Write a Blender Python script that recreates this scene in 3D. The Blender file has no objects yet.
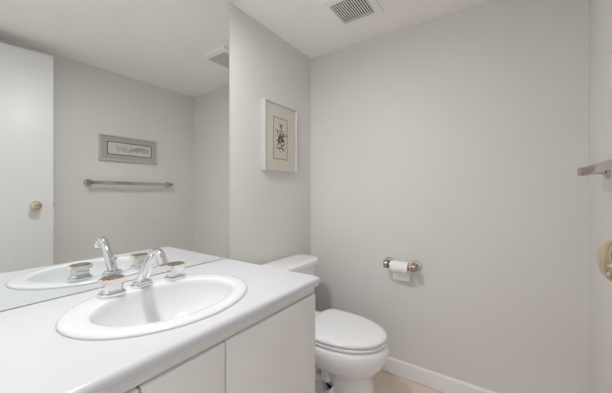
import bpy, bmesh, math, random
from mathutils import Vector, Matrix, Euler
random.seed(4)
S = bpy.context.scene
COL = S.collection
PI = math.pi

# ------------------------------------------------------------------ camera, world, exposure
W, D, H, YF = 1.512, 1.77, 2.156, -0.10        # room width, depth, ceiling height, plane of the entrance wall
HC, DC, YC, YM = 0.799, 0.582, 0.9695, 0.987   # counter height, depth, end; mirror end
cam = bpy.data.objects.new('camera', bpy.data.cameras.new('camera'))
COL.objects.link(cam)
cam.location = (1.18, 0.0, 1.139)
cam.rotation_euler = (PI/2, 0, math.radians(34.62))
cam.data.sensor_width = 36
cam.data.lens = 280.4/612*36
cam.data.shift_y = -3.5/612
cam.data.clip_start = 0.02
S.camera = cam

world = bpy.data.worlds.new('world'); S.world = world
world.use_nodes = True
bg = world.node_tree.nodes['Background']
bg.inputs['Color'].default_value = (.98, 0.99, 1.0, 1)
bg.inputs['Strength'].default_value = 0.78        # even world light added as soft fill, standing in for an unseen hall
LAMP = (0.36, 0.46, H)
LAMP_R = 0.062
LAMP_E = 258.0
S.view_settings.view_transform = 'Standard'
S.view_settings.look = 'None'
S.view_settings.exposure = 0.22
S.view_settings.gamma = 1.0
S.view_settings.use_curve_mapping = False
S.cycles.max_bounces = 14
S.cycles.diffuse_bounces = 8
S.cycles.glossy_bounces = 6
S.cycles.caustics_reflective = True
S.cycles.blur_glossy = 0.3

# ------------------------------------------------------------------ materials
def mat(name, col, rough=0.5, metal=0.0, spec=0.5, noise=0.0, nscale=40, bump=0.0, bscale=200, coat=0.0, emit=None):
    m = bpy.data.materials.new(name); m.use_nodes = True
    nt = m.node_tree; b = nt.nodes['Principled BSDF']
    b.inputs['Base Color'].default_value = (*col, 1)
    b.inputs['Roughness'].default_value = rough
    b.inputs['Metallic'].default_value = metal
    b.inputs['Specular IOR Level'].default_value = spec
    b.inputs['Coat Weight'].default_value = coat
    tc = nt.nodes.new('ShaderNodeTexCoord')
    if noise:
        n = nt.nodes.new('ShaderNodeTexNoise'); n.inputs['Scale'].default_value = nscale; n.inputs['Detail'].default_value = 4
        nt.links.new(tc.outputs['Object'], n.inputs['Vector'])
        r = nt.nodes.new('ShaderNodeValToRGB')
        r.color_ramp.elements[0].position = .3; r.color_ramp.elements[1].position = .7
        r.color_ramp.elements[0].color = (*[c*(1-noise) for c in col], 1)
        r.color_ramp.elements[1].color = (*[min(1, c*(1+noise)) for c in col], 1)
        nt.links.new(n.outputs['Fac'], r.inputs['Fac']); nt.links.new(r.outputs['Color'], b.inputs['Base Color'])
    if bump:
        n = nt.nodes.new('ShaderNodeTexNoise'); n.inputs['Scale'].default_value = bscale; n.inputs['Detail'].default_value = 2
        nt.links.new(tc.outputs['Object'], n.inputs['Vector'])
        bp = nt.nodes.new('ShaderNodeBump'); bp.inputs['Strength'].default_value = bump; bp.inputs['Distance'].default_value = .002
        nt.links.new(n.outputs['Fac'], bp.inputs['Height']); nt.links.new(bp.outputs['Normal'], b.inputs['Normal'])
    if emit:
        b.inputs['Emission Color'].default_value = (*emit[0], 1); b.inputs['Emission Strength'].default_value = emit[1]
    return m

M = {}
M['paint'] = mat('wall_paint', (.725, .715, .695), .55, spec=.3, noise=.012, nscale=3, bump=.12, bscale=160)
M['ceiling'] = mat('ceiling_paint', (.92, .905, .89), .7, spec=.2, noise=.012, nscale=3, bump=.1, bscale=160)
M['trim'] = mat('trim_paint', (.86, .86, .85), .35, noise=.01, nscale=10)
M['door'] = mat('door_paint', (.74, .74, .75), .4, noise=.01, nscale=5)
M['counter'] = mat('white_counter', (.655, .665, .705), .22, noise=.008, nscale=8)
M['laminate'] = mat('door_laminate', (.82, .81, .80), .4, noise=.012, nscale=6)
M['carcass'] = mat('cabinet_carcass', (.76, .75, .74), .5, noise=.01)
M['porcelain'] = mat('porcelain', (.84, .855, .88), .08, noise=.004, coat=.3)
M['sink'] = mat('sink_porcelain', (.77, .785, .81), .1, noise=.004, coat=.2)
M['plastic'] = mat('white_plastic', (.86, .87, .895), .18, noise=.004)
M['chrome'] = mat('chrome', (.82, .825, .84), .05, 1.0, noise=.01)
M['nickel'] = mat('polished_nickel', (.56, .545, .53), .14, 1.0, noise=.01)
M['gold'] = mat('rose_gold', (.93, .82, .73), .2, .8, noise=.01)
M['chrome_refl'] = mat('chrome_dark_reflection', (.42, .39, .37), .12, 1.0, noise=.03)  # chrome darkened to paint a dark reflection on the handle tops
M['nickel_brown'] = mat('brown_tinted_nickel', (.46, .37, .30), .16, 1.0, noise=.02)  # nickel tinted brown; brown reflections on the paper holder bosses are painted in
M['brass'] = mat('satin_brass', (.74, .63, .45), .1, 1.0, noise=.02)
M['paper'] = mat('tissue_paper', (.90, .90, .90), .9, spec=.1, noise=.01, bump=.3, bscale=300)
M['card'] = mat('cardboard', (.45, .36, .27), .9, spec=.1, noise=.05)
M['vent'] = mat('vent_plastic', (.90, .89, .87), .45, noise=.01)
M['dark'] = mat('vent_shade', (.016, .015, .014), .8, spec=.1, noise=.1)
M['grey'] = mat('grey_plastic', (.25, .24, .23), .6, noise=.05)
M['silver'] = mat('silver_frame', (.72, .72, .72), .3, .5, noise=.02)
M['champagne'] = mat('champagne_frame', (.66, .60, .53), .35, .5, noise=.03)
M['mat_cream'] = mat('cream_mat', (.84, .77, .71), .9, spec=.1, noise=.02, nscale=200)
M['print_cream'] = mat('cream_print', (.83, .75, .68), .9, spec=.1, noise=.03, nscale=120)
M['mat_taupe'] = mat('taupe_mat', (.55, .485, .455), .9, spec=.1, noise=.03, nscale=200)
M['print_white'] = mat('white_print', (.74, .73, .74), .9, spec=.1, noise=.02, nscale=150)
M['ink'] = mat('black_ink', (.03, .028, .025), .8, spec=.1, noise=.2)
M['ink_line'] = mat('brown_black_line', (.11, .085, .07), .8, spec=.1, noise=.2)
M['red_ink'] = mat('red_ink', (.68, .47, .40), .85, spec=.1, noise=.15, nscale=120)
M['grey_ink'] = mat('grey_ink', (.33, .31, .31), .85, spec=.1, noise=.15, nscale=120)
M['globe'] = mat('lamp_globe', (.9, .9, .9), .3, emit=((1.0, .99, .975), LAMP_E))

m = bpy.data.materials.new('mirror_glass'); m.use_nodes = True
b = m.node_tree.nodes['Principled BSDF']
b.inputs['Base Color'].default_value = (.80, .83, .82, 1); b.inputs['Metallic'].default_value = 1; b.inputs['Roughness'].default_value = 0.0
nz = m.node_tree.nodes.new('ShaderNodeTexNoise'); nz.inputs['Scale'].default_value = 2.5; nz.inputs['Detail'].default_value = 5
rp = m.node_tree.nodes.new('ShaderNodeValToRGB')
rp.color_ramp.elements[0].color = (.835, .86, .85, 1); rp.color_ramp.elements[1].color = (.865, .885, .875, 1)
tcn = m.node_tree.nodes.new('ShaderNodeTexCoord')
m.node_tree.links.new(tcn.outputs['Object'], nz.inputs['Vector'])
m.node_tree.links.new(nz.outputs['Fac'], rp.inputs['Fac']); m.node_tree.links.new(rp.outputs['Color'], b.inputs['Base Color'])
M['mirror'] = m

m = bpy.data.materials.new('picture_glass'); m.use_nodes = True
nt = m.node_tree; nt.nodes.remove(nt.nodes['Principled BSDF'])
tr = nt.nodes.new('ShaderNodeBsdfTransparent'); tr.inputs['Color'].default_value = (.97, .98, .975, 1)
gl = nt.nodes.new('ShaderNodeBsdfGlossy'); gl.inputs['Roughness'].default_value = .03
lw = nt.nodes.new('ShaderNodeLayerWeight'); lw.inputs['Blend'].default_value = .5
pw_ = nt.nodes.new('ShaderNodeMath'); pw_.operation = 'POWER'; pw_.inputs[1].default_value = 5
nt.links.new(lw.outputs['Facing'], pw_.inputs[0])
fr = nt.nodes.new('ShaderNodeMath'); fr.operation = 'MULTIPLY_ADD'; fr.inputs[1].default_value = .8; fr.inputs[2].default_value = .03
nt.links.new(pw_.outputs[0], fr.inputs[0])
mx = nt.nodes.new('ShaderNodeMixShader')
nt.links.new(fr.outputs[0], mx.inputs[0]); nt.links.new(tr.outputs[0], mx.inputs[1]); nt.links.new(gl.outputs[0], mx.inputs[2])
nt.links.new(mx.outputs[0], nt.nodes['Material Output'].inputs['Surface'])
M['glass'] = m

m = bpy.data.materials.new('floor_tile'); m.use_nodes = True
nt = m.node_tree; b = nt.nodes['Principled BSDF']; b.inputs['Roughness'].default_value = .35
tcn = nt.nodes.new('ShaderNodeTexCoord')
br = nt.nodes.new('ShaderNodeTexBrick'); br.offset = 0.0
br.inputs['Scale'].default_value = 1; br.inputs['Brick Width'].default_value = .60; br.inputs['Row Height'].default_value = .60
br.inputs['Mortar Size'].default_value = .003
br.inputs['Color1'].default_value = (.83, .70, .63, 1); br.inputs['Color2'].default_value = (.86, .73, .66, 1); br.inputs['Mortar'].default_value = (.50, .41, .35, 1)
nz = nt.nodes.new('ShaderNodeTexNoise'); nz.inputs['Scale'].default_value = 9; nz.inputs['Detail'].default_value = 6
rp = nt.nodes.new('ShaderNodeValToRGB'); rp.color_ramp.elements[0].color = (.78, .76, .74, 1); rp.color_ramp.elements[1].color = (1.1, 1.1, 1.1, 1)
mu = nt.nodes.new('ShaderNodeMixRGB'); mu.blend_type = 'MULTIPLY'; mu.inputs[0].default_value = 1
mp = nt.nodes.new('ShaderNodeMapping'); mp.inputs['Location'].default_value = (.11, -.10, 0)
nt.links.new(tcn.outputs['Object'], mp.inputs['Vector']); nt.links.new(mp.outputs[0], br.inputs['Vector'])
nt.links.new(tcn.outputs['Object'], nz.inputs['Vector'])
nt.links.new(nz.outputs['Fac'], rp.inputs['Fac']); nt.links.new(br.outputs['Color'], mu.inputs[1]); nt.links.new(rp.outputs['Color'], mu.inputs[2])
nt.links.new(mu.outputs[0], b.inputs['Base Color'])
M['floor'] = m

# ------------------------------------------------------------------ mesh helpers
class MB:
    def __init__(s): s.bm = bmesh.new()
    def box(s, a, b, bev=0.0, seg=2):
        r = bmesh.ops.create_cube(s.bm, size=1)
        vs = r['verts']
        for v in vs:
            v.co = Vector([(a[i]+b[i])/2 + v.co[i]*(b[i]-a[i]) for i in range(3)])
        if bev:
            es = list({e for v in vs for e in v.link_edges})
            bmesh.ops.bevel(s.bm, geom=es, offset=bev, segments=seg, profile=.5, affect='EDGES')
        return s
    def loft(s, rings, cap0=True, cap1=True, closed=True):
        R = [[s.bm.verts.new(p) for p in ring] for ring in rings]
        n = len(R[0])
        for a, b in zip(R, R[1:]):
            for i in range(n if closed else n-1):
                j = (i+1) % n
                try: s.bm.faces.new((a[i], a[j], b[j], b[i]))
                except ValueError: pass
        if cap0: s.bm.faces.new(list(reversed(R[0])))
        if cap1: s.bm.faces.new(R[-1])
        return s
    def lathe(s, prof, o, ax, n=40, cap0=True, cap1=True):
        ax = Vector(ax).normalized(); o = Vector(o)
        u = ax.orthogonal().normalized(); w = ax.cross(u)
        rings = []
        for r, h in prof:
            rings.append([o + ax*h + (u*math.cos(2*PI*i/n) + w*math.sin(2*PI*i/n))*max(r, 1e-5) for i in range(n)])
        return s.loft(rings, cap0, cap1)
    def cyl(s, a, b, r, n=32, bev=0.0):
        a = Vector(a); b = Vector(b); L = (b-a).length
        pr = [(r, 0), (r, L)] if not bev else [(r-bev, 0), (r-.3*bev, .3*bev), (r, bev), (r, L-bev), (r-.3*bev, L-.3*bev), (r-bev, L)]
        return s.lathe(pr, a, b-a, n)
    def prism(s, poly, o, u, w, ax, depth, bev=0.0):
        """polygon in the plane (u, w) from o, extruded along ax; chamfered rims"""
        o, u, w, ax = map(Vector, (o, u, w, ax))
        def ring(h, k):
            cx = sum(p[0] for p in poly)/len(poly); cy = sum(p[1] for p in poly)/len(poly)
            out = []
            for x, y in poly:
                dx, dy = x-cx, y-cy; L = math.hypot(dx, dy) or 1
                f = (L-k)/L
                out.append(o + u*(cx+dx*f) + w*(cy+dy*f) + ax*h)
            return out
        rs = [ring(0, bev), ring(bev, 0), ring(depth-bev, 0), ring(depth, bev)] if bev else [ring(0, 0), ring(depth, 0)]
        return s.loft(rs)
    def tube(s, pts, radii, n=20, flat=(1, 1), side=None):
        """swept tube; radii per point; flat scales (side, up) axes"""
        pts = [Vector(p) for p in pts]; rings = []
        side = Vector(side) if side else None
        for i, p in enumerate(pts):
            t = (pts[min(i+1, len(pts)-1)] - pts[max(i-1, 0)]).normalized()
            sd = (side - t*side.dot(t)).normalized() if side else t.orthogonal().normalized()
            up = t.cross(sd)
            r = radii[i] if isinstance(radii, (list, tuple)) else radii
            rings.append([p + sd*r*flat[0]*math.cos(2*PI*k/n) + up*r*flat[1]*math.sin(2*PI*k/n) for k in range(n)])
        return s.loft(rings)
    def build(s, name, m, parent=None, ang=35, smooth=True, local=False, flat_top=False):
        bm = s.bm
        bmesh.ops.recalc_face_normals(bm, faces=bm.faces)
        if parent is not None and not local:
            off = parent.get('_o', (0, 0, 0))
            bmesh.ops.translate(bm, verts=bm.verts, vec=-Vector(off))
        for f in bm.faces:
            f.smooth = smooth and not (flat_top and abs(f.normal.z) > .9999)
        for e in bm.edges:
            if len(e.link_faces) == 2 and e.calc_face_angle(0) > math.radians(ang): e.smooth = False
        me = bpy.data.meshes.new(name); bm.to_mesh(me); bm.free()
        me.materials.append(m)
        o = bpy.data.objects.new(name, me); COL.objects.link(o)
        if parent is not None:
            o.parent = parent
            if not local: o['_o'] = parent.get('_o', (0, 0, 0))
        return o
OBJS = []
def thing(name, label, cat, loc, group=None):
    o = bpy.data.objects.new(name, None); COL.objects.link(o)
    o.empty_display_size = .05; o.location = loc; o['_o'] = loc
    o['label'] = label; o['category'] = cat
    if group: o['group'] = group
    return o
def tag(o, label, cat, group=None):
    o['label'] = label; o['category'] = cat
    if group: o['group'] = group
    return o
def struct(o):
    o['kind'] = 'structure'; return o
def copy_tree(o, parent=None):
    c = o.copy(); COL.objects.link(c); c.parent = parent
    for ch in list(o.children): copy_tree(ch, c)
    return c
def sq(v, p): return math.copysign(abs(v)**p, v)
def oval(cx, cy, ax, ay, z, n=64, e=2.0, xb=None, xf=None):
    """super-ellipse ring in plan; xb/xf give different back and front lengths about cx"""
    out = []
    for i in range(n):
        t = 2*PI*i/n; c, s_ = math.cos(t), math.sin(t)
        a = ax if xf is None else (xf if c >= 0 else xb)
        ee = e if not isinstance(e, tuple) else (e[0] if c >= 0 else e[1])
        out.append(Vector((cx + a*sq(c, 2/ee), cy + ay*sq(s_, 2/ee), z)))
    return out

# ------------------------------------------------------------------ the room
T = .10
struct(MB().box((-T, YF-1.6, -.06), (W+T+.6, D+T, 0)).build('floor', M['floor']))
struct(MB().box((-T, YF-T, H), (W+T, D+T, H+.08)).build('ceiling', M['ceiling']))
struct(MB().box((-T, YF-T, 0), (0, D+T, H)).build('wall_left', M['paint']))
struct(MB().box((0, D, 0), (W, D+T, H)).build('wall_back', M['paint']))
struct(MB().box((W, YF-T, 0), (W+T, D+T, H)).build('wall_right', M['paint']))
DX0, DX1, DH = .70, 1.462, 2.085               # doorway behind the camera
wf = MB()
wf.box((0, YF-T, 0), (DX0, YF, H)); wf.box((DX1, YF-T, 0), (W, YF, H)); wf.box((DX0, YF-T, DH), (DX1, YF, H))
struct(wf.build('wall_front', M['paint']))
def base_profile(p0, p1, nrm):
    p0, p1, nrm = Vector(p0), Vector(p1), Vector(nrm)
    pr = [(0, .003), (.012, .003), (.013, .004), (.013, .086), (.009, .094), (.004, .0976), (0, .0976)]
    return MB().loft([[p + nrm*a + Vector((0, 0, h)) for a, h in pr] for p in (p0, p1)])
struct(base_profile((.013, D, 0), (W-.013, D, 0), (0, -1, 0)).build('baseboard_back', M['trim'], ang=20))
struct(base_profile((0, YC, 0), (0, D, 0), (1, 0, 0)).build('baseboard_left', M['trim'], ang=20))
struct(base_profile((W, YF, 0), (W, D, 0), (-1, 0, 0)).build('baseboard_right', M['trim'], ang=20))

# ------------------------------------------------------------------ open door against the right wall
hinge = (1.455, YF+.005, 0)
door = bpy.data.objects.new('door_1', None); COL.objects.link(door)
door.location = hinge; door['kind'] = 'structure'; door['_o'] = (0, 0, 0)
DL, DT, DTOP = .70, .035, 2.072
ang = math.atan2(1.331-1.455, .70)              # free edge swung a little off the wall
door.rotation_euler = (0, 0, -ang)
# local frame: door runs along +y, its room face looks to -x at x = 0
MB().box((0, 0, .012), (DT, DL, DTOP), .002).build('door_panel', M['door'], door)
KZ, KY = 1.055, DL-.085
for sgn, x0 in ((-1, 0), (1, DT)):
    MB().lathe([(.031, 0), (.031, .004), (.027, .009), (.015, .011), (.012, .014), (.011, .024), (.014, .029), (.022, .034), (.0265, .041),
                (.028, .048), (.0265, .055), (.021, .060), (.013, .0625), (.004, .0633), (0, .0634)], (x0, KY, KZ), (sgn, 0, 0), 40, cap1=False).build('door_knob', M['brass'], door)
MB().box((.006, DL-.0005, KZ-.028), (DT-.006, DL+.0015, KZ+.028)).box((.012, DL, KZ-.009), (DT-.012, DL+.009, KZ+.009), .003).build('latch', M['nickel'], door)
for hz in (.22, 1.05, 1.85):
    MB().cyl((-.006, -.004, hz-.04), (-.006, -.004, hz+.04), .006, 16).build('hinge', M['nickel'], door)

# ------------------------------------------------------------------ mirror above the counter
mi = MB().box((.0005, YF+.002, HC+.001), (.0055, YM, H-.002), .001, 1).build('wall_mirror', M['mirror'])
tag(mi, 'large frameless wall mirror standing on the white vanity counter', 'mirror')

# ------------------------------------------------------------------ vanity cabinet
XF = .562                                       # outer face of its doors
v = thing('vanity_cabinet', 'off-white vanity cabinet with flat doors under the counter', 'cabinet', (.28, .43, 0))
cb = MB()
Y0, Y1 = YF+.002, .9635
cb.box((.002, Y1-.018, 0), (XF-.021, Y1, HC-.0405))                # end panel
cb.box((.002, Y0, 0), (XF-.021, Y0+.018, HC-.0405))
cb.box((.002, Y0+.018, .09), (XF-.021, Y1-.018, .108))
cb.box((.002, Y0+.018, .108), (.010, Y1-.018, HC-.0405))
cb.box((XF-.026, Y0+.018, HC-.0665), (XF-.010, Y1-.018, HC-.0405))  # recessed top rail
cb.box((XF-.09, Y0+.018, 0), (XF-.075, Y1-.018, .09))             # toe kick
cb.build('carcass', M['carcass'], v)
MB().box((XF-.021, Y1-.019, .0), (XF-.0205, Y1-.001, HC-.041), .001, 1).build('end_stile', M['laminate'], v)
for a, c in ((.5105, .9625), (.2885, .5055), (-.095, .2835)):
    top = .730
    MB().box((XF-.0195, a, .10), (XF, c, top), .0022, 2).build('cabinet_door', M['laminate'], v)

# ------------------------------------------------------------------ counter with an oval cut-out
def make_counter():
    cx, cy, ax, ay = .30, .488, .205, .243
    y0, y1 = YF+.002, YC
    xe = DC-.016
    bm = bmesh.new(); N = 96
    # flat field between the cut-out and a rectangle
    def rect_pt(t):
        c, s_ = math.cos(t), math.sin(t)
        ks = []
        if c > 1e-9: ks.append((xe-cx)/c)
        if c < -1e-9: ks.append((.006-cx)/c)
        if s_ > 1e-9: ks.append((y1-.004-cy)/s_)
        if s_ < -1e-9: ks.append((y0-cy)/s_)
        k = min(ks); return (cx+k*c, cy+k*s_)
    ts = [2*PI*i/N for i in range(N)]
    for (px, py) in ((xe, y1-.004), (.006, y1-.004), (.006, y0), (xe, y0)):
        ts.append(math.atan2(py-cy, px-cx) % (2*PI))
    ts = sorted(set(round(t, 6) for t in ts))
    inn = [(cx+ax*math.cos(t), cy+ay*math.sin(t)) for t in ts]; out = [rect_pt(t) for t in ts]
    zs = (HC, HC-.032)
    vi = [[bm.verts.new((x, y, z)) for x, y in inn] for z in zs]
    vo = [bm.verts.new((x, y, HC)) for x, y in out]
    n = len(ts)
    for i in range(n):
        j = (i+1) % n
        bm.faces.new((vi[0][i], vo[i], vo[j], vi[0][j]))
        bm.faces.new((vi[0][j], vi[1][j], vi[1][i], vi[0][i]))
    # front bullnose and moulded drop edge, run along y, with a rounded free end
    pr = [(xe, 0), (xe+.006, -.0008), (xe+.011, -.0035), (xe+.0145, -.008), (xe+.016, -.014), (xe+.0148, -.020), (xe+.0115, -.0242), (xe+.009, -.0255),
          (xe+.009, -.0285), (xe+.0075, -.034), (xe+.003, -.0385), (xe-.004, -.040), (xe-.02, -.040), (xe-.02, -.034)]
    def line(y, k): return [bm.verts.new((x, y, HC+z-k)) for x, z in pr]
    L = [line(y0, 0), line(y1-.004, 0), line(y1-.001, .0008), line(y1, .003)]
    for a, b_ in zip(L, L[1:]):
        for i in range(len(pr)-1): bm.faces.new((a[i], a[i+1], b_[i+1], b_[i]))
    bm.faces.new(L[-1])
    # rounded free end over the rest of the depth
    pe = [(y1-.004, 0), (y1-.001, -.0012), (y1, -.004), (y1, -.034), (y1-.02, -.034)]
    A = [bm.verts.new((.006, y, HC+z)) for y, z in pe]; B = [bm.verts.new((xe, y, HC+z)) for y, z in pe]
    for i in range(len(pe)-1): bm.faces.new((A[i], B[i], B[i+1], A[i+1]))
    bmesh.ops.remove_doubles(bm, verts=bm.verts, dist=1e-5)
    o = MB(); o.bm = bm
    return o
tag(make_counter().build('vanity_counter', M['counter'], ang=30, flat_top=True), 'long white countertop with rounded front edge holding the sink', 'countertop')

# ------------------------------------------------------------------ drop-in oval sink
SX, SY = .300, .490
RZ = HC+.0100
sk = thing('bathroom_sink', 'white oval drop-in sink set into the counter', 'sink', (SX, SY, HC))
IX, IY, IA, IB = .318, .492, .158, .207
rings = [oval(SX, SY, .226, .271, HC+.0003, 96), oval(SX, SY, .2265, .2715, HC+.003, 96), oval(SX, SY, .2235, .2685, HC+.0065, 96),
         oval(SX, SY, .217, .262, HC+.009, 96), oval(SX, SY, .207, .252, RZ, 96), oval(SX+.006, SY, .188, .234, RZ, 96),
         oval(IX-.004, IY, IA+.012, IB+.012, RZ-.0003, 96), oval(IX-.001, IY, IA+.005, IB+.005, RZ-.002, 96), oval(IX, IY, IA, IB, RZ-.007, 96)]
for k in range(1, 15):
    t = k/14*PI/2*.97
    q = math.cos(t)**.72; dz = math.sin(t)
    rings.append(oval(IX-.012*(1-q), IY, max(IA*q, .02), max(IB*q, .02), RZ-.007-.135*dz, 96))
MB().loft(rings, cap0=False, cap1=True).build('basin', M['sink'], sk, ang=60)
zb = RZ-.007-.135
MB().lathe([(.024, -.001), (.024, .003), (.020, .0045), (.015, .003), (.0145, .0065), (.008, .009), (0, .0095)], (IX-.0105, IY, zb), (0, 0, 1), 32, cap1=False).build('drain_stopper', M['chrome'], sk)

# ------------------------------------------------------------------ tap: spout and two valve handles on the sink deck
FX, FY = .128, .492
def oct_poly(a, b, c): return [(a, -b+c), (a, b-c), (a-c, b), (-a+c, b), (-a, b-c), (-a, -b+c), (-a+c, -b), (a-c, -b)]
sp = thing('faucet_spout', 'leaning chrome sink spout between the two chrome handles', 'faucet', (FX, FY, RZ))
MB().prism(oct_poly(.022, .036, .011), (FX, FY, RZ), (1, 0, 0), (0, 1, 0), (0, 0, 1), .007, .0015).prism(oct_poly(.019, .030, .009), (FX, FY, RZ+.007), (1, 0, 0), (0, 1, 0), (0, 0, 1), .008, .002).build('base_plate', M['chrome'], sp, ang=20)
path = [(-.006, .010), (.006, .026), (.028, .054), (.050, .081), (.070, .104), (.086, .1195), (.100, .1285), (.114, .1315), (.128, .129), (.140, .121), (.1475, .109), (.150, .095)]
MB().tube([(FX+a*.9, FY, RZ+h) for a, h in path], [.0175, .0170, .0162, .0158, .0155, .0155, .0155, .0155, .0155, .0155, .0155, .0155], 28, flat=(1.12, .86), side=(0, 1, 0)).build('spout', M['chrome'], sp, ang=40)
MB().cyl((FX+.135, FY, RZ+.0955), (FX+.1354, FY, RZ+.091), .0105, 20).build('aerator', M['grey'], sp)
MB().cyl((FX-.018, FY, RZ+.012), (FX-.018, FY, RZ+.062), .0032, 14).build('lift_rod', M['chrome'], sp)
MB().prism(oct_poly(.008, .009, .003), (FX-.018, FY, RZ+.060), (1, 0, 0), (0, 1, 0), (0, 0, 1), .012, .0015).build('lift_knob', M['gold'], sp, ang=20)['label'] = 'rose gold lift knob'

hx, hy = .148, .391
hd = thing('faucet_valve', 'square chrome faucet handle left of the spout, in the foreground', 'faucet handle', (hx, hy, RZ), 'pair of faucet handles')
MB().prism(oct_poly(.028, .036, .012), (hx, hy, RZ), (1, 0, 0), (0, 1, 0), (0, 0, 1), .011, .002).prism(oct_poly(.024, .030, .010), (hx, hy, RZ+.011), (1, 0, 0), (0, 1, 0), (0, 0, 1), .007, .003).build('base_plate', M['chrome'], hd, ang=20)
MB().prism(oct_poly(.021, .025, .006), (hx, hy, RZ+.017), (1, 0, 0), (0, 1, 0), (0, 0, 1), .030, .001).build('valve_body', M['chrome'], hd, ang=20)
def cross(a, b, c): return [(a, -b+c), (a, b-c), (a-c, b-c), (a-c, b), (-a+c, b), (-a+c, b-c), (-a, b-c), (-a, -b+c), (-a+c, -b+c), (-a+c, -b), (a-c, -b), (a-c, -b+c)]
MB().prism(cross(.030, .034, .0105), (hx, hy, RZ+.0425), (1, 0, 0), (0, 1, 0), (0, 0, 1), .0140, .0012).build('grip', M['gold'], hd, ang=20)['label'] = 'cross-shaped grip with rose gold sides'
MB().prism(cross(.0245, .0285, .0100), (hx, hy, RZ+.0560), (1, 0, 0), (0, 1, 0), (0, 0, 1), .003, .001).build('grip_cap', M['chrome_refl'], hd, ang=20)
h2 = copy_tree(hd); h2.location = (hx-.002, .606, RZ)
h2['label'] = 'square chrome faucet handle right of the spout, towards the toilet'

# ------------------------------------------------------------------ toilet in the alcove, facing away from the mirror wall
TY = 1.335
to = thing('toilet', 'white two-piece toilet with closed lid beside the vanity', 'toilet', (.35, TY, 0))
def tring(xb, xf, hw, z, e=(2.1, 3.2), c=.40): return oval(c, TY, 0, hw, z, 72, e, c-xb, xf-c)
rg = [tring(.435, .674, .114, .0, (2.6, 2.6), .53), tring(.433, .676, .115, .010, (2.6, 2.6), .53), tring(.44, .668, .107, .03, (2.6, 2.6), .53), tring(.445, .660, .101, .10, (2.5, 2.5), .53),
      tring(.44, .658, .101, .18, (2.4, 2.5), .53), tring(.40, .662, .105, .228, (2.3, 2.6), .52), tring(.30, .678, .126, .250, (2.2, 3), .50), tring(.18, .698, .157, .268, (2.1, 3), .45), tring(.11, .716, .179, .292),
      tring(.08, .729, .189, .318), tring(.07, .737, .194, .346), tring(.06, .738, .194, .368), tring(.06, .731, .190, .382), tring(.062, .722, .184, .389), tring(.065, .70, .17, .392)]
MB().loft(rg).loft([tring(.10, .50, .118, 0, (3, 4)), tring(.098, .50, .12, .010, (3, 4)), tring(.11, .50, .108, .026, (3, 4))]).box((.12, TY-.095, .02), (.47, TY+.095, .265), .02).build('bowl', M['porcelain'], to, ang=50)
for sd in (-1, 1):
    MB().tube([(.50, TY+sd*.060, .06), (.46, TY+sd*.085, .15), (.40, TY+sd*.098, .205), (.33, TY+sd*.098, .20), (.27, TY+sd*.094, .14), (.22, TY+sd*.090, .06), (.20, TY+sd*.085, .0)],
              [.030, .038, .042, .044, .044, .042, .040], 20).build('trapway', M['porcelain'], to, ang=60)
def sring(xb, xf, hw, z, e=(2.1, 5.0)): return oval(.45, TY, 0, hw, z, 72, e, .45-xb, xf-.45)
MB().loft([sring(.285, .714, .176, .3945), sring(.282, .722, .182, .3975), sring(.282, .724, .183, .404), sring(.284, .721, .181, .409), sring(.29, .713, .175, .4105)]).build('seat', M['plastic'], to, ang=40)
MB().loft([sring(.31, .712, .171, .4145), sring(.303, .722, .180, .4165), sring(.301, .725, .183, .421), sring(.303, .724, .182, .428), sring(.309, .718, .177, .4325),
           sring(.32, .70, .162, .4350), sring(.34, .66, .125, .4364), sring(.38, .58, .05, .437)]).build('lid', M['plastic'], to, ang=40)
for sx, sy in ((.66, 0.09), (.66, -.09), (.36, .14), (.36, -.14)):
    MB().cyl((sx, TY+sy, .4098), (sx, TY+sy, .4152), .008, 14).build('lid_bumper', M['plastic'], to)
for sd in (-1, 1):
    MB().box((.245, TY+sd*.075-.022, .392), (.306, TY+sd*.075+.022, .424), .006, 3).build('lid_hinge', M['plastic'], to)
def kring(x0, x1, hw, z, e=4): return oval((x0+x1)/2, TY, (x1-x0)/2, hw, z, 72, e)
MB().loft([kring(.045, .19, .205, .392), kring(.04, .198, .215, .40), kring(.034, .206, .226, .52), kring(.030, .212, .238, .678), kring(.032, .210, .236, .682)]).build('tank', M['porcelain'], to, ang=40)
MB().loft([kring(.026, .220, .244, .683), kring(.022, .226, .249, .687), kring(.021, .228, .251, .705), kring(.023, .225, .248, .714), kring(.032, .214, .237, .720), kring(.05, .195, .216, .7215)]).build('tank_lid', M['porcelain'], to, ang=40)
MB().cyl((.214, TY-.17, .635), (.226, TY-.17, .635), .011, 20).box((.222, TY-.175, .629), (.232, TY-.10, .641), .004).build('flush_lever', M['chrome'], to)
for sd in (-1, 1):
    MB().lathe([(.014, 0), (.014, .010), (.010, .017), (.003, .020), (0, .0203)], (.30, TY+sd*.145, 0), (0, 0, 1), 20, cap1=False).box((.26, TY+sd*.10-.045, 0), (.34, TY+sd*.10+.045, .006), .002).build('floor_bolt_cap', M['porcelain'], to)

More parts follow.
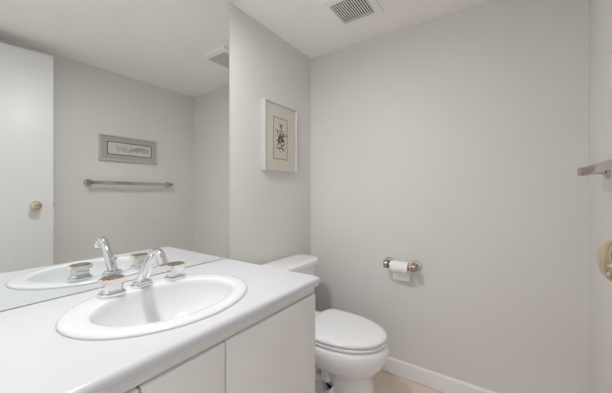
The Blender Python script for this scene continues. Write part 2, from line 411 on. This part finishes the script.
# ------------------------------------------------------------------ toilet paper on the back wall
PZ, PX0, PX1, PY = .702, .605, .768, D-.062
tp = thing('toilet_paper_holder', 'chrome double-post paper holder on the back wall beside the toilet', 'paper holder', ((PX0+PX1)/2, D, PZ))
for px, sd in ((PX0, -1), (PX1, 1)):
    MB().lathe([(.031, 0), (.031, .004), (.027, .009), (.016, .012), (.013, .018), (.0125, .05)], (px, D, PZ), (0, -1, 0), 32).build('wall_post', M['nickel'], tp)
    MB().cyl((px-.013, PY, PZ), (px+.013, PY, PZ), .025, 32, .003).build('end_boss', M['nickel_brown'], tp)
MB().cyl((PX0+.013, PY, PZ), (PX1-.013, PY, PZ), .0085, 24).build('roller', M['chrome'], tp)
rl = thing('toilet_paper_roll', 'white toilet paper roll hanging on the chrome wall holder', 'toilet paper', ((PX0+PX1)/2, PY, PZ))
RX0, RX1, RR = .634, .736, .034
MB().lathe([(.019, 0), (RR-.001, 0), (RR, .001), (RR, .101), (RR-.001, .102), (.019, .102), (.019, 0)], (RX0, PY, PZ-.008), (1, 0, 0), 48, False, False).build('paper', M['paper'], rl)
MB().lathe([(.0175, .0005), (.0190, .0005), (.0190, .1015), (.0175, .1015), (.0175, .0005)], (RX0, PY, PZ-.008), (1, 0, 0), 40, False, False).build('core_tube', M['card'], rl)
sh = []
for k in range(7):                              # the free sheet leaves the back of the roll and hangs against the wall
    a = k/6*.9
    sh.append((PY+(RR+.0012)*math.cos(.9-a), PZ-.008+(RR+.0012)*math.sin(.9-a)))
for k in range(1, 7):
    sh.append((PY+(RR+.0012)-.0012*k, PZ-.008-.0145*k))
sb = MB()
ring = [[Vector((x, y, z)) for y, z in sh] + [Vector((x, y+.0008, z)) for y, z in reversed(sh)] for x in (RX0+.001, RX1-.001)]
sb.loft(ring).build('loose_sheet', M['paper'], rl, ang=30)

# ------------------------------------------------------------------ towel bar on the right wall
BZ, BX = 1.221, W-.068
tb = thing('towel_bar', 'polished flat towel bar on the right wall below the wide picture', 'towel bar', (W, 1.17, BZ))
for yy in (.845, 1.488):
    MB().lathe([(.030, 0), (.030, .004), (.026, .010), (.015, .013), (.013, .02), (.013, .056)], (W, yy, BZ), (-1, 0, 0), 32).build('wall_post', M['nickel'], tb)
    MB().box((BX-.014, yy-.016, BZ-.0155), (BX+.014, yy+.016, BZ+.0155), .003).build('end_block', M['nickel_brown'], tb)
MB().box((BX-.006, .861, BZ-.0145), (BX+.006, 1.472, BZ+.0145), .002).build('bar', M['nickel'], tb)

# ------------------------------------------------------------------ framed pictures
def framed(name, label, org, u, n, w, h, fw, fd, frame_m, mat_m, art, line_w, art_m, line_m):
    """picture hung on a wall: org is its lower corner, u runs along the wall, n points into the room"""
    org, u, n = Vector(org), Vector(u), Vector(n); z = Vector((0, 0, 1))
    r = thing(name, label, 'picture', tuple(org + u*w/2))
    def P(a, b, c): return org + u*a + z*b + n*c
    f = MB()
    pr = [(0, .001), (0, fd-.002), (.002, fd), (fw-.003, fd), (fw, fd-.004), (fw, .001)]
    cs = [(0, 0, 1, 1), (w, 0, -1, 1), (w, h, -1, -1), (0, h, 1, -1), (0, 0, 1, 1)]
    rings = [[P(a+sa*i, b+sb_*i, d) for i, d in pr] for a, b, sa, sb_ in cs]
    f.loft(rings, False, False)
    bmesh.ops.remove_doubles(f.bm, verts=f.bm.verts, dist=1e-6)
    f.build('frame', frame_m, r, ang=20)
    def slab(a0, b0, a1, b1, d0, d1):
        q = MB(); q.loft([[P(a0, b0, d), P(a1, b0, d), P(a1, b1, d), P(a0, b1, d)] for d in (d0, d1)]); return q
    a0, b0, a1, b1 = art
    mo = slab(fw-.001, fw-.001, w-fw+.001, h-fw+.001, .003, fd-.010).build('mat_board', mat_m, r)
    ln = MB()
    for (p0, q0, p1, q1) in ((a0-line_w, b0-line_w, a1+line_w, b0), (a0-line_w, b1, a1+line_w, b1+line_w), (a0-line_w, b0, a0, b1), (a1, b0, a1+line_w, b1)):
        ln.loft([[P(p0, q0, d), P(p1, q0, d), P(p1, q1, d), P(p0, q1, d)] for d in (fd-.0101, fd-.0092)])
    ln.build('border_line', line_m, r)
    pn = slab(a0, b0, a1, b1, fd-.0101, fd-.0096).build('print', art_m, r)
    slab(fw-.001, fw-.001, w-fw+.001, h-fw+.001, fd-.007, fd-.005).build('glass_pane', M['glass'], r)
    def strokes(lst, m_, nm):
        q = MB()
        for si, (pts, wd) in enumerate(lst):
            for (x0, y0), (x1, y1) in zip(pts, pts[1:]):
                d = Vector((x1-x0, y1-y0)); L = d.length
                if L < 1e-6: continue
                d /= L; t = Vector((-d.y, d.x))*wd/2; e = d*wd*.3
                c = [(x0-e.x+t.x, y0-e.y+t.y), (x0-e.x-t.x, y0-e.y-t.y), (x1+e.x-t.x, y1+e.y-t.y), (x1+e.x+t.x, y1+e.y+t.y)]
                q.loft([[P(a, b_, dd) for a, b_ in c] for dd in (fd-.0097, fd-.0092+si*8e-6)])
        q.build(nm, m_, pn)
    return r, strokes

# upright ink drawing on the mirror wall, beyond the mirror
pw, ph = .320, .430
pic, strokes = framed('framed_drawing', 'upright silver framed ink drawing with cream mat above the toilet tank', (0, 1.241, 1.279), (0, 1, 0), (1, 0, 0), pw, ph, .008, .026,
                      M['silver'], M['mat_cream'], (.089, .080, .222, .338), .0035, M['print_cream'], M['ink_line'])
L = []
rnd = random.Random(11)
L.append(([(.150, .285), (.158, .300), (.168, .296), (.166, .282), (.154, .278), (.150, .285)], .004))      # loose brush figure
L.append(([(.140, .300), (.150, .306), (.160, .304)], .003)); L.append(([(.160, .278), (.162, .262), (.150, .250), (.146, .225)], .005))
L.append(([(.162, .266), (.180, .250), (.186, .228), (.176, .212)], .005)); L.append(([(.142, .262), (.128, .246), (.124, .226), (.138, .214)], .004))
L.append(([(.146, .226), (.134, .200), (.142, .180), (.124, .166)], .007)); L.append(([(.160, .230), (.168, .204), (.158, .182), (.172, .160)], .007))
L.append(([(.128, .196), (.150, .188), (.178, .194)], .006)); L.append(([(.112, .150), (.140, .146), (.166, .150), (.190, .144)], .006))
L.append(([(.176, .212), (.190, .196), (.192, .176), (.182, .164)], .007)); L.append(([(.150, .160), (.146, .136), (.156, .122)], .005))
L.append(([(.166, .150), (.186, .130), (.196, .136)], .004))
for k in range(26):
    x, y = rnd.gauss(.156, .016), min(.29, max(.12, rnd.gauss(.205, .040)))
    a = rnd.uniform(0, 2*PI); l = rnd.uniform(.006, .022)
    L.append(([(x, y), (x+l*math.cos(a), y+l*math.sin(a)), (x+l*1.2*math.cos(a+.7), y+l*1.2*math.sin(a+.7))], rnd.uniform(.002, .005)))
strokes(L, M['ink'], 'ink_figure')

# wide framed print on the right wall, seen in the mirror (its u axis runs towards the entrance)
pw, ph = .466, .216
pic2, strokes2 = framed('framed_print', 'wide grey-beige framed print with red script above the towel bar', (W, 1.381, 1.408), (0, -1, 0), (-1, 0, 0), pw, ph, .014, .020,
                        M['champagne'], M['mat_taupe'], (.054, .060, .402, .158), .0055, M['print_white'], M['ink'])
L = []
rnd = random.Random(5)
x = .085
while x < .345:
    wd = rnd.uniform(.008, .016)
    dens = 5 if x < .21 else 3
    for k in range(dens):
        y0 = rnd.uniform(.082, .125)
        L.append(([(x+rnd.uniform(0, wd), y0), (x+rnd.uniform(0, wd), y0+rnd.uniform(.004, .016)), (x+rnd.uniform(0, wd), y0+rnd.uniform(.004, .016))], rnd.uniform(.004, .008)))
    x += wd+.003
strokes2(L, M['red_ink'], 'red_script')
strokes2([([(.073, .100), (.078, .120), (.073, .128)], .005), ([(.080, .095), (.076, .110)], .005)], M['grey_ink'], 'grey_seal')

# ------------------------------------------------------------------ extractor vent on the ceiling
vx0, vx1, vy0, vy1 = .389, .648, 1.262, 1.530
gx0, gx1, gy0, gy1 = .424, .622, 1.300, 1.497
ve = thing('ceiling_vent', 'square white slatted exhaust vent on the ceiling', 'vent', ((vx0+vx1)/2, (vy0+vy1)/2, H))
fr_ = MB()
zf0, zf1 = H-.018, H-.001
o_ = [(vx0, vy0), (vx1, vy0), (vx1, vy1), (vx0, vy1)]; i_ = [(gx0, gy0), (gx1, gy0), (gx1, gy1), (gx0, gy1)]
def rr(pts, z, k=0):
    cx = sum(p[0] for p in pts)/4; cy = sum(p[1] for p in pts)/4
    return [Vector((x - math.copysign(k, x-cx), y - math.copysign(k, y-cy), z)) for x, y in pts]
fr_.loft([rr(o_, zf1), rr(o_, zf0+.004), rr(o_, zf0, .006), rr(i_, zf0-.002, -.006), rr(i_, zf0), rr(i_, zf1), rr(o_, zf1)], False, False)
bmesh.ops.remove_doubles(fr_.bm, verts=fr_.bm.verts, dist=1e-6)
fr_.build('cover_frame', M['vent'], ve, ang=25)
MB().box((gx0-.02, gy0-.02, H-.0012), (gx1+.02, gy1+.02, H-.0002)).build('housing_shade', M['dark'], ve)  # thin near-black sheet, paints the shade behind the slats
gr = MB(); ns = 15
for k in range(ns-1):
    x = gx0 + (gx1-gx0)*(k+1)/ns
    gr.box((x-.0028, gy0-.001, zf0-.0005), (x+.0028, gy1+.001, zf0+.0035))
gr.build('grille', M['vent'], ve, smooth=False)

# ------------------------------------------------------------------ ceiling lamp over the sink
la = thing('ceiling_lamp', 'round flush white ceiling lamp above the sink', 'lamp', LAMP)
MB().lathe([(LAMP_R+.028, -.0005), (LAMP_R+.028, -.008), (LAMP_R+.022, -.016), (LAMP_R+.006, -.018), (LAMP_R+.002, -.016), (LAMP_R+.002, -.004)], LAMP, (0, 0, 1), 48, cap1=False).build('trim_ring', M['trim'], la)
MB().lathe([(LAMP_R, -.006), (LAMP_R, -.0125), (LAMP_R-.01, -.0145), (.02, -.016), (0, -.016)], LAMP, (0, 0, 1), 48, cap1=False).build('diffuser', M['globe'], la)

for o in bpy.data.objects:
    if '_o' in o: del o['_o']
